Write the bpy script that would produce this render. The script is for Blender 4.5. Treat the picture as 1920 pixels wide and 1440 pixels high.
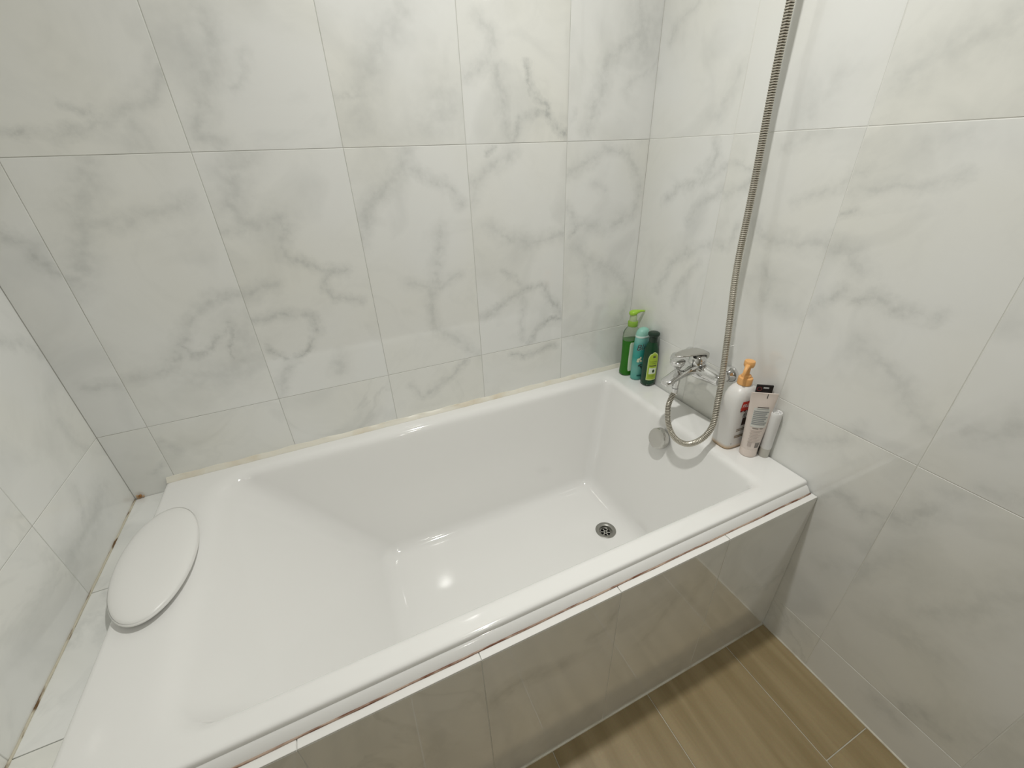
import bpy, bmesh, math, random
from math import sin, cos, pi, radians
from mathutils import Vector, Matrix, noise
random.seed(7)
for o in list(bpy.data.objects): bpy.data.objects.remove(o)
S = bpy.context.scene
COL = S.collection

# ------------------------------------------------------------------ camera
cd = bpy.data.cameras.new('camera'); cam = bpy.data.objects.new('camera', cd); COL.objects.link(cam)
rx, ry, rz = -0.5074, 0.0367, -0.406
Mc = Matrix.Rotation(rz, 3, 'Z') @ Matrix.Rotation(rx, 3, 'X') @ Matrix.Rotation(ry, 3, 'Y')
right, fwd, up = Mc @ Vector((1,0,0)), Mc @ Vector((0,1,0)), Mc @ Vector((0,0,1))
R = Matrix((right, up, -fwd)).transposed().to_4x4(); R.translation = Vector((0.6044, -1.1797, 1.3138))
cam.matrix_world = R
cd.sensor_fit = 'HORIZONTAL'; cd.sensor_width = 36.0; cd.lens = 36.0*781.26/1920.0
cd.clip_start = 0.02
S.camera = cam

# ------------------------------------------------------------------ world, lights, exposure
w = bpy.data.worlds.new('world'); S.world = w; w.use_nodes = True
w.node_tree.nodes['Background'].inputs[0].default_value = (0.9, 0.95, 1.0, 1)
w.node_tree.nodes['Background'].inputs[1].default_value = 0.05
S.view_settings.view_transform = 'Standard'; S.view_settings.look = 'None'
S.view_settings.gamma = 1.0; S.view_settings.use_curve_mapping = False
S.view_settings.exposure = 0.0
WARM = (1.0, 0.990, 0.948)
LAMPS = [(0.97, -0.62, 9.1), (1.00, -1.74, 2.5), (0.95, -2.95, 2.2)]   # x, y, power: a row of ceiling downlights
CEIL = 2.40
for i, (lx, ly, pw) in enumerate(LAMPS):
    ld = bpy.data.lights.new('downlight', 'AREA'); ld.shape = 'DISK'; ld.size = 0.075; ld.energy = pw; ld.color = WARM; ld.spread = radians(180 if i == 2 else 140)
    lo = bpy.data.objects.new('downlight', ld); COL.objects.link(lo); lo.location = (lx, ly, CEIL-0.004)

# ------------------------------------------------------------------ helpers
def obj(name, bm, mat=None, parent=None, smooth=False, loc=None, mats=None):
    me = bpy.data.meshes.new(name); bm.normal_update(); bm.to_mesh(me); bm.free()
    for m in (mats or ([mat] if mat else [])): me.materials.append(m)
    if smooth:
        for p in me.polygons: p.use_smooth = True
        if smooth is not True:
            me.set_sharp_from_angle(angle=radians(smooth))
    o = bpy.data.objects.new(name, me); COL.objects.link(o)
    if parent: o.parent = parent
    if loc: o.location = loc
    return o
def thing(name, label, cat, loc=(0,0,0), rotz=0, group=None):
    o = bpy.data.objects.new(name, None); COL.objects.link(o); o.empty_display_size = .02
    o.location = loc; o.rotation_euler = (0,0,rotz); o['label'] = label; o['category'] = cat
    if group: o['group'] = group
    return o
def tag(o, label, cat, group=None):
    o['label'] = label; o['category'] = cat
    if group: o['group'] = group
    return o
def struct(o): o['kind'] = 'structure'; return o
def box(bm, c, s, bev=0.0, seg=1):
    r = bmesh.ops.create_cube(bm, size=1.0); vs = r['verts']
    for v in vs: v.co = Vector((v.co.x*s[0]+c[0], v.co.y*s[1]+c[1], v.co.z*s[2]+c[2]))
    if bev:
        es = list({e for v in vs for e in v.link_edges})
        bmesh.ops.bevel(bm, geom=es, offset=bev, segments=seg, affect='EDGES', profile=.5)
def grid_rings(bm, rings, close=True, cap0=False, cap1=False, flip=False):
    V = [[bm.verts.new(p) for p in r] for r in rings]; n = len(V[0])
    for a, b in zip(V, V[1:]):
        for i in range(n if close else n-1):
            j = (i+1) % n; q = [a[i], a[j], b[j], b[i]]
            bm.faces.new(q[::-1] if flip else q)
    if cap0: bm.faces.new(V[0] if flip else V[0][::-1])
    if cap1: bm.faces.new(V[-1][::-1] if flip else V[-1])
    return V
def frame(ax):
    ax = Vector(ax).normalized(); t = Vector((0,0,1)) if abs(ax.z) < .9 else Vector((1,0,0))
    u = t.cross(ax).normalized(); return u, ax.cross(u), ax
def lathe(bm, prof, org=(0,0,0), ax=(0,0,1), n=32, cap0=True, cap1=True):
    u, v, a = frame(ax); org = Vector(org)
    rings = [[org + a*h + (u*cos(2*pi*k/n)+v*sin(2*pi*k/n))*r for k in range(n)] for r, h in prof]
    return grid_rings(bm, rings, True, cap0, cap1)
def superell(a, b, n, k=40):
    P = []
    for i in range(k):
        t = 2*pi*i/k; c, s = cos(t), sin(t)
        P.append((a*math.copysign(abs(c)**(2/n), c), b*math.copysign(abs(s)**(2/n), s)))
    return P
def catmull(P, m=12):
    P = [Vector(p) for p in P]; Q = [P[0]*2-P[1]] + P + [P[-1]*2-P[-2]]; out = []
    for i in range(1, len(Q)-2):
        for k in range(m):
            t = k/m; a, b, c, d = Q[i-1:i+3]
            out.append(.5*((2*b)+(c-a)*t+(2*a-5*b+4*c-d)*t*t+(3*b-a-3*c+d)*t**3))
    out.append(P[-1]); return out
def resample(P, step):
    out = [P[0].copy()]; acc = 0.0
    for a, b in zip(P, P[1:]):
        L = (b-a).length; t = step-acc
        while t <= L: out.append(a+(b-a)*(t/L)); t += step
        acc = (acc+L) % step
    return out

# ------------------------------------------------------------------ materials
def newmat(name):
    m = bpy.data.materials.new(name); m.use_nodes = True
    return m, m.node_tree.nodes, m.node_tree.links, m.node_tree.nodes['Principled BSDF']
def plain(name, col, rough=.4, metal=0., trans=0., ior=1.45, coat=0., sss=0., bump=0.0, bscale=200.):
    m, N, L, b = newmat(name)
    b.inputs['Base Color'].default_value = (*col, 1); b.inputs['Roughness'].default_value = rough
    b.inputs['Metallic'].default_value = metal; b.inputs['Transmission Weight'].default_value = trans
    b.inputs['IOR'].default_value = ior; b.inputs['Coat Weight'].default_value = coat
    if sss:
        b.inputs['Subsurface Weight'].default_value = sss; b.inputs['Subsurface Radius'].default_value = (.01,.01,.01)
    tc = N.new('ShaderNodeTexCoord'); no = N.new('ShaderNodeTexNoise'); no.inputs['Scale'].default_value = bscale if bump else 35
    L.new(tc.outputs['Object'], no.inputs['Vector'])
    if bump:
        bp = N.new('ShaderNodeBump'); bp.inputs['Strength'].default_value = bump; bp.inputs['Distance'].default_value = .001
        L.new(no.outputs['Fac'], bp.inputs['Height']); L.new(bp.outputs[0], b.inputs['Normal'])
    mr = N.new('ShaderNodeMapRange'); mr.inputs['To Min'].default_value = rough*.85; mr.inputs['To Max'].default_value = rough*1.15
    L.new(no.outputs['Fac'], mr.inputs['Value']); L.new(mr.outputs[0], b.inputs['Roughness'])
    return m

# one stroke of a marble vein: a soft band round the segment A-B
def stroke_group():
    g = bpy.data.node_groups.new('vein_stroke', 'ShaderNodeTree'); I = g.interface
    for n, t in (('P','NodeSocketVector'),('A','NodeSocketVector'),('D','NodeSocketVector'),('Dn','NodeSocketVector'),('R','NodeSocketFloat'),('S','NodeSocketFloat'),('Prev','NodeSocketFloat')):
        I.new_socket(n, in_out='INPUT', socket_type=t)
    I.new_socket('Out', in_out='OUTPUT', socket_type='NodeSocketFloat')
    N, L = g.nodes, g.links; gi = N.new('NodeGroupInput'); go = N.new('NodeGroupOutput')
    def vm(op): n = N.new('ShaderNodeVectorMath'); n.operation = op; return n
    def mm(op): n = N.new('ShaderNodeMath'); n.operation = op; return n
    pa = vm('SUBTRACT'); L.new(gi.outputs['P'], pa.inputs[0]); L.new(gi.outputs['A'], pa.inputs[1])
    dt = vm('DOT_PRODUCT'); L.new(pa.outputs[0], dt.inputs[0]); L.new(gi.outputs['Dn'], dt.inputs[1])
    cl = mm('MULTIPLY'); cl.use_clamp = True; cl.inputs[1].default_value = 1.0; L.new(dt.outputs['Value'], cl.inputs[0])
    sc = vm('SCALE'); L.new(gi.outputs['D'], sc.inputs[0]); L.new(cl.outputs[0], sc.inputs['Scale'])
    ds = vm('DISTANCE'); L.new(pa.outputs[0], ds.inputs[0]); L.new(sc.outputs[0], ds.inputs[1])
    mr = N.new('ShaderNodeMapRange'); mr.interpolation_type = 'SMOOTHERSTEP'
    L.new(ds.outputs['Value'], mr.inputs['Value']); mr.inputs['From Min'].default_value = 0.0
    L.new(gi.outputs['R'], mr.inputs['From Max']); L.new(gi.outputs['S'], mr.inputs['To Min']); mr.inputs['To Max'].default_value = 0.0
    sr = mm('MULTIPLY'); sr.inputs[1].default_value = .30; L.new(gi.outputs['R'], sr.inputs[0])
    m2 = N.new('ShaderNodeMapRange'); m2.interpolation_type = 'SMOOTHSTEP'; L.new(ds.outputs['Value'], m2.inputs['Value']); m2.inputs['From Min'].default_value = 0.0
    L.new(sr.outputs[0], m2.inputs['From Max']); L.new(gi.outputs['S'], m2.inputs['To Min']); m2.inputs['To Max'].default_value = 0.0
    h1 = mm('MULTIPLY'); h1.inputs[1].default_value = .50; L.new(mr.outputs[0], h1.inputs[0])
    h2 = mm('MULTIPLY_ADD'); h2.inputs[1].default_value = .34; L.new(m2.outputs[0], h2.inputs[0]); L.new(h1.outputs[0], h2.inputs[2])
    mx = mm('MAXIMUM'); L.new(h2.outputs[0], mx.inputs[0]); L.new(gi.outputs['Prev'], mx.inputs[1])
    L.new(mx.outputs[0], go.inputs['Out']); return g
STROKE = stroke_group()
TILE_BASE = (0.865, 0.872, 0.850); TILE_VEIN = (0.45, 0.465, 0.448); TILE_WARM = (0.85, 0.85, 0.80)
def marble(name, strokes=(), generic=0.5, rough=0.065, polish=0.0):
    """white marble tile: soft clouds, traced veins, polished glaze. strokes in the tile's own coordinates."""
    m, N, L, b = newmat(name)
    tc = N.new('ShaderNodeTexCoord'); oi = N.new('ShaderNodeObjectInfo')
    off = N.new('ShaderNodeVectorMath'); off.operation = 'SCALE'; off.inputs[0].default_value = (37., 61., 23.); L.new(oi.outputs['Random'], off.inputs['Scale'])
    pr = N.new('ShaderNodeVectorMath'); pr.operation = 'ADD'; L.new(tc.outputs['Object'], pr.inputs[0]); L.new(off.outputs[0], pr.inputs[1])
    # clouds
    n1 = N.new('ShaderNodeTexNoise'); n1.inputs['Scale'].default_value = 5.5; n1.inputs['Detail'].default_value = 4; n1.inputs['Distortion'].default_value = .8; L.new(pr.outputs[0], n1.inputs['Vector'])
    c1 = N.new('ShaderNodeMapRange'); c1.inputs['From Min'].default_value = .52; c1.inputs['From Max'].default_value = .78; c1.inputs['To Max'].default_value = .26; L.new(n1.outputs['Fac'], c1.inputs['Value'])
    # warm / cool drift
    n2 = N.new('ShaderNodeTexNoise'); n2.inputs['Scale'].default_value = 3.0; n2.inputs['Detail'].default_value = 2; L.new(pr.outputs[0], n2.inputs['Vector'])
    c2 = N.new('ShaderNodeMapRange'); c2.inputs['From Min'].default_value = .4; c2.inputs['From Max'].default_value = .7; L.new(n2.outputs['Fac'], c2.inputs['Value'])
    # warp
    n3 = N.new('ShaderNodeTexNoise'); n3.inputs['Scale'].default_value = 16; n3.inputs['Detail'].default_value = 6; n3.inputs['Roughness'].default_value = .62; L.new(pr.outputs[0], n3.inputs['Vector'])
    sb = N.new('ShaderNodeVectorMath'); sb.operation = 'SUBTRACT'; sb.inputs[1].default_value = (.5,.5,.5); L.new(n3.outputs['Color'], sb.inputs[0])
    ss = N.new('ShaderNodeVectorMath'); ss.operation = 'SCALE'; ss.inputs['Scale'].default_value = .055; L.new(sb.outputs[0], ss.inputs[0])
    P = N.new('ShaderNodeVectorMath'); P.operation = 'ADD'; L.new(tc.outputs['Object'], P.inputs[0])
    n6 = N.new('ShaderNodeTexNoise'); n6.inputs['Scale'].default_value = 75; n6.inputs['Detail'].default_value = 4; n6.inputs['Roughness'].default_value = .6; L.new(pr.outputs[0], n6.inputs['Vector'])
    s6 = N.new('ShaderNodeVectorMath'); s6.operation = 'SUBTRACT'; s6.inputs[1].default_value = (.5,.5,.5); L.new(n6.outputs['Color'], s6.inputs[0])
    s7 = N.new('ShaderNodeVectorMath'); s7.operation = 'MULTIPLY_ADD'; s7.inputs[1].default_value = (.018,.018,.018); L.new(s6.outputs[0], s7.inputs[0]); L.new(ss.outputs[0], s7.inputs[2]); L.new(s7.outputs[0], P.inputs[1])
    cur = None
    for A, B, rad, st in strokes:
        A, B = Vector(A), Vector(B); D = B-A
        if D.length < 1e-4: D = Vector((.002,.002,.002))
        g = N.new('ShaderNodeGroup'); g.node_tree = STROKE
        L.new(P.outputs[0], g.inputs['P']); g.inputs['A'].default_value = A; g.inputs['D'].default_value = D; g.inputs['Dn'].default_value = D/D.length_squared
        g.inputs['R'].default_value = rad*2.4; g.inputs['S'].default_value = st
        if cur: L.new(cur, g.inputs['Prev'])
        cur = g.outputs['Out']
    if generic:
        n4 = N.new('ShaderNodeTexNoise'); n4.inputs['Scale'].default_value = 3.3; n4.inputs['Detail'].default_value = 5; n4.inputs['Roughness'].default_value = .58; n4.inputs['Distortion'].default_value = 1.2; L.new(pr.outputs[0], n4.inputs['Vector'])
        ab = N.new('ShaderNodeMath'); ab.operation = 'SUBTRACT'; ab.inputs[1].default_value = .5; L.new(n4.outputs['Fac'], ab.inputs[0])
        aa = N.new('ShaderNodeMath'); aa.operation = 'ABSOLUTE'; L.new(ab.outputs[0], aa.inputs[0])
        mg = N.new('ShaderNodeMapRange'); mg.inputs['From Max'].default_value = .045; mg.inputs['To Min'].default_value = generic; mg.inputs['To Max'].default_value = 0; L.new(aa.outputs[0], mg.inputs['Value'])
        mk = N.new('ShaderNodeMath'); mk.operation = 'MULTIPLY'; L.new(mg.outputs[0], mk.inputs[0]); L.new(c2.outputs[0], mk.inputs[1])
        if cur:
            mx = N.new('ShaderNodeMath'); mx.operation = 'MAXIMUM'; L.new(cur, mx.inputs[0]); L.new(mk.outputs[0], mx.inputs[1]); cur = mx.outputs[0]
        else: cur = mk.outputs[0]
    # vein patchiness
    n5 = N.new('ShaderNodeTexNoise'); n5.inputs['Scale'].default_value = 45; n5.inputs['Detail'].default_value = 3; L.new(pr.outputs[0], n5.inputs['Vector'])
    c5 = N.new('ShaderNodeMapRange'); c5.inputs['From Min'].default_value = .3; c5.inputs['From Max'].default_value = .7; c5.inputs['To Min'].default_value = .45; c5.inputs['To Max'].default_value = 1.1; L.new(n5.outputs['Fac'], c5.inputs['Value'])
    base = N.new('ShaderNodeMix'); base.data_type = 'RGBA'; base.inputs[6].default_value = (*TILE_BASE,1); base.inputs[7].default_value = (*TILE_WARM,1); L.new(c2.outputs[0], base.inputs[0])
    mv = N.new('ShaderNodeMix'); mv.data_type = 'RGBA'; L.new(c1.outputs[0], mv.inputs[0]); L.new(base.outputs[2], mv.inputs[6]); mv.inputs[7].default_value = (*TILE_VEIN,1)
    last = mv.outputs[2]
    if cur:
        pm = N.new('ShaderNodeMath'); pm.operation = 'MULTIPLY'; L.new(cur, pm.inputs[0]); L.new(c5.outputs[0], pm.inputs[1]); pm.use_clamp = True
        mv2 = N.new('ShaderNodeMix'); mv2.data_type = 'RGBA'; L.new(pm.outputs[0], mv2.inputs[0]); L.new(last, mv2.inputs[6]); mv2.inputs[7].default_value = (*TILE_VEIN,1); last = mv2.outputs[2]
    L.new(last, b.inputs['Base Color'])
    # faintly wavy glaze
    nb = N.new('ShaderNodeTexNoise'); nb.inputs['Scale'].default_value = 22; nb.inputs['Detail'].default_value = 2; L.new(tc.outputs['Object'], nb.inputs['Vector'])
    bp = N.new('ShaderNodeBump'); bp.inputs['Strength'].default_value = .035; bp.inputs['Distance'].default_value = .004; L.new(nb.outputs['Fac'], bp.inputs['Height']); L.new(bp.outputs[0], b.inputs['Normal'])
    b.inputs['Roughness'].default_value = rough; b.inputs['Specular IOR Level'].default_value = .75; b.inputs['Coat Weight'].default_value = polish; b.inputs['Coat Roughness'].default_value = .02; b.inputs['Coat IOR'].default_value = 1.6
    return m
GENERIC = marble('marble_tile', (), .45)
def dirty(name, base, stain, lo, hi, rough=.4, scale=30., sx=(1,1,1)):
    m, N, L, b = newmat(name)
    tc = N.new('ShaderNodeTexCoord'); mp = N.new('ShaderNodeMapping'); mp.inputs['Scale'].default_value = sx; L.new(tc.outputs['Object'], mp.inputs[0])
    n = N.new('ShaderNodeTexNoise'); n.inputs['Scale'].default_value = scale; n.inputs['Detail'].default_value = 4; L.new(mp.outputs[0], n.inputs['Vector'])
    mr = N.new('ShaderNodeMapRange'); mr.inputs['From Min'].default_value = lo; mr.inputs['From Max'].default_value = hi; L.new(n.outputs['Fac'], mr.inputs['Value'])
    mx = N.new('ShaderNodeMix'); mx.data_type = 'RGBA'; mx.inputs[6].default_value = (*base,1); mx.inputs[7].default_value = (*stain,1); L.new(mr.outputs[0], mx.inputs[0])
    L.new(mx.outputs[2], b.inputs['Base Color']); b.inputs['Roughness'].default_value = rough
    return m
GROUT = dirty('wall_grout', (.62,.62,.585), (.48,.47,.43), .45, .75, .8, 12.)
LGROUT = dirty('pale_wall_grout', (.80,.80,.76), (.68,.67,.62), .45, .75, .8, 12.)
FGROUT = dirty('floor_grout', (.60,.57,.48), (.42,.38,.30), .45, .75, .85, 14.)
PLASTER = plain('ceiling_paint', (.82,.82,.80), .7, bump=.2)
ENAMEL = plain('white_enamel', (.88,.876,.855), .07, coat=.3)
CHROME = plain('chrome', (.80,.80,.80), .07, metal=1.)
CHROME_SATIN = plain('satin_chrome', (.62,.61,.58), .22, metal=1.)
STEEL_DARK = plain('hose_groove_steel', (.10,.09,.07), .5, metal=.8)
BLACK = plain('dark_void', (.01,.01,.01), .6)
def woodtile():
    m, N, L, b = newmat('floor_tile_wood_grain')
    tc = N.new('ShaderNodeTexCoord'); oi = N.new('ShaderNodeObjectInfo')
    off = N.new('ShaderNodeVectorMath'); off.operation = 'SCALE'; off.inputs[0].default_value = (17.,5.,9.); L.new(oi.outputs['Random'], off.inputs['Scale'])
    ad = N.new('ShaderNodeVectorMath'); L.new(tc.outputs['Object'], ad.inputs[0]); L.new(off.outputs[0], ad.inputs[1])
    mp = N.new('ShaderNodeMapping'); mp.inputs['Scale'].default_value = (16., 1.3, 1.); L.new(ad.outputs[0], mp.inputs[0])
    n = N.new('ShaderNodeTexNoise'); n.inputs['Scale'].default_value = 1.6; n.inputs['Detail'].default_value = 5; n.inputs['Distortion'].default_value = .35; L.new(mp.outputs[0], n.inputs['Vector'])
    cr = N.new('ShaderNodeValToRGB'); L.new(n.outputs['Fac'], cr.inputs[0])
    cr.color_ramp.elements[0].position = .33; cr.color_ramp.elements[0].color = (.275,.205,.098,1)
    cr.color_ramp.elements[1].position = .62; cr.color_ramp.elements[1].color = (.365,.282,.152,1)
    n2 = N.new('ShaderNodeTexNoise'); n2.inputs['Scale'].default_value = 260; L.new(tc.outputs['Object'], n2.inputs['Vector'])
    mx = N.new('ShaderNodeMix'); mx.data_type = 'RGBA'; mx.blend_type = 'OVERLAY'; mx.inputs[0].default_value = .12; L.new(cr.outputs[0], mx.inputs[6]); L.new(n2.outputs['Color'], mx.inputs[7])
    L.new(mx.outputs[2], b.inputs['Base Color']); b.inputs['Roughness'].default_value = .38
    return m
WOODTILE = woodtile()
# ------------------------------------------------------------------ the room
XR, YF, PY, LEDGE = 1.602, -3.60, -0.778, 0.533
T, GAP = 0.008, 0.0014
def slab(name, lo, hi, mat):
    bm = bmesh.new(); c = [(a+b)/2 for a, b in zip(lo, hi)]; box(bm, c, [b-a for a, b in zip(lo, hi)])
    return struct(obj(name, bm, mat))
wall_back = slab('wall_back', (-.12, .0008, 0), (XR+.12, .12, CEIL), GROUT)
wall_right = slab('wall_right', (XR+.0006, YF, 0), (XR+.12, .002, CEIL), LGROUT)
wall_left = slab('wall_left', (-.12, YF, 0), (-.0008, .002, CEIL), GROUT)
wall_rear = slab('wall_rear', (-.12, YF-.12, 0), (XR+.12, YF, CEIL), plain('rear_wall_taupe', (.42,.39,.33), .4))
floor = slab('floor', (-.12, YF-.12, -.10), (XR+.12, .12, -.0015), FGROUT)
ceiling = slab('ceiling', (-.12, YF-.12, CEIL), (XR+.12, .12, CEIL+.10), PLASTER)
wall_front = slab('wall_front', (.002, PY+.0008, 0), (XR-.0005, PY+.0155, LEDGE-.0025), LGROUT)   # low wall that closes the front of the tub

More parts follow.
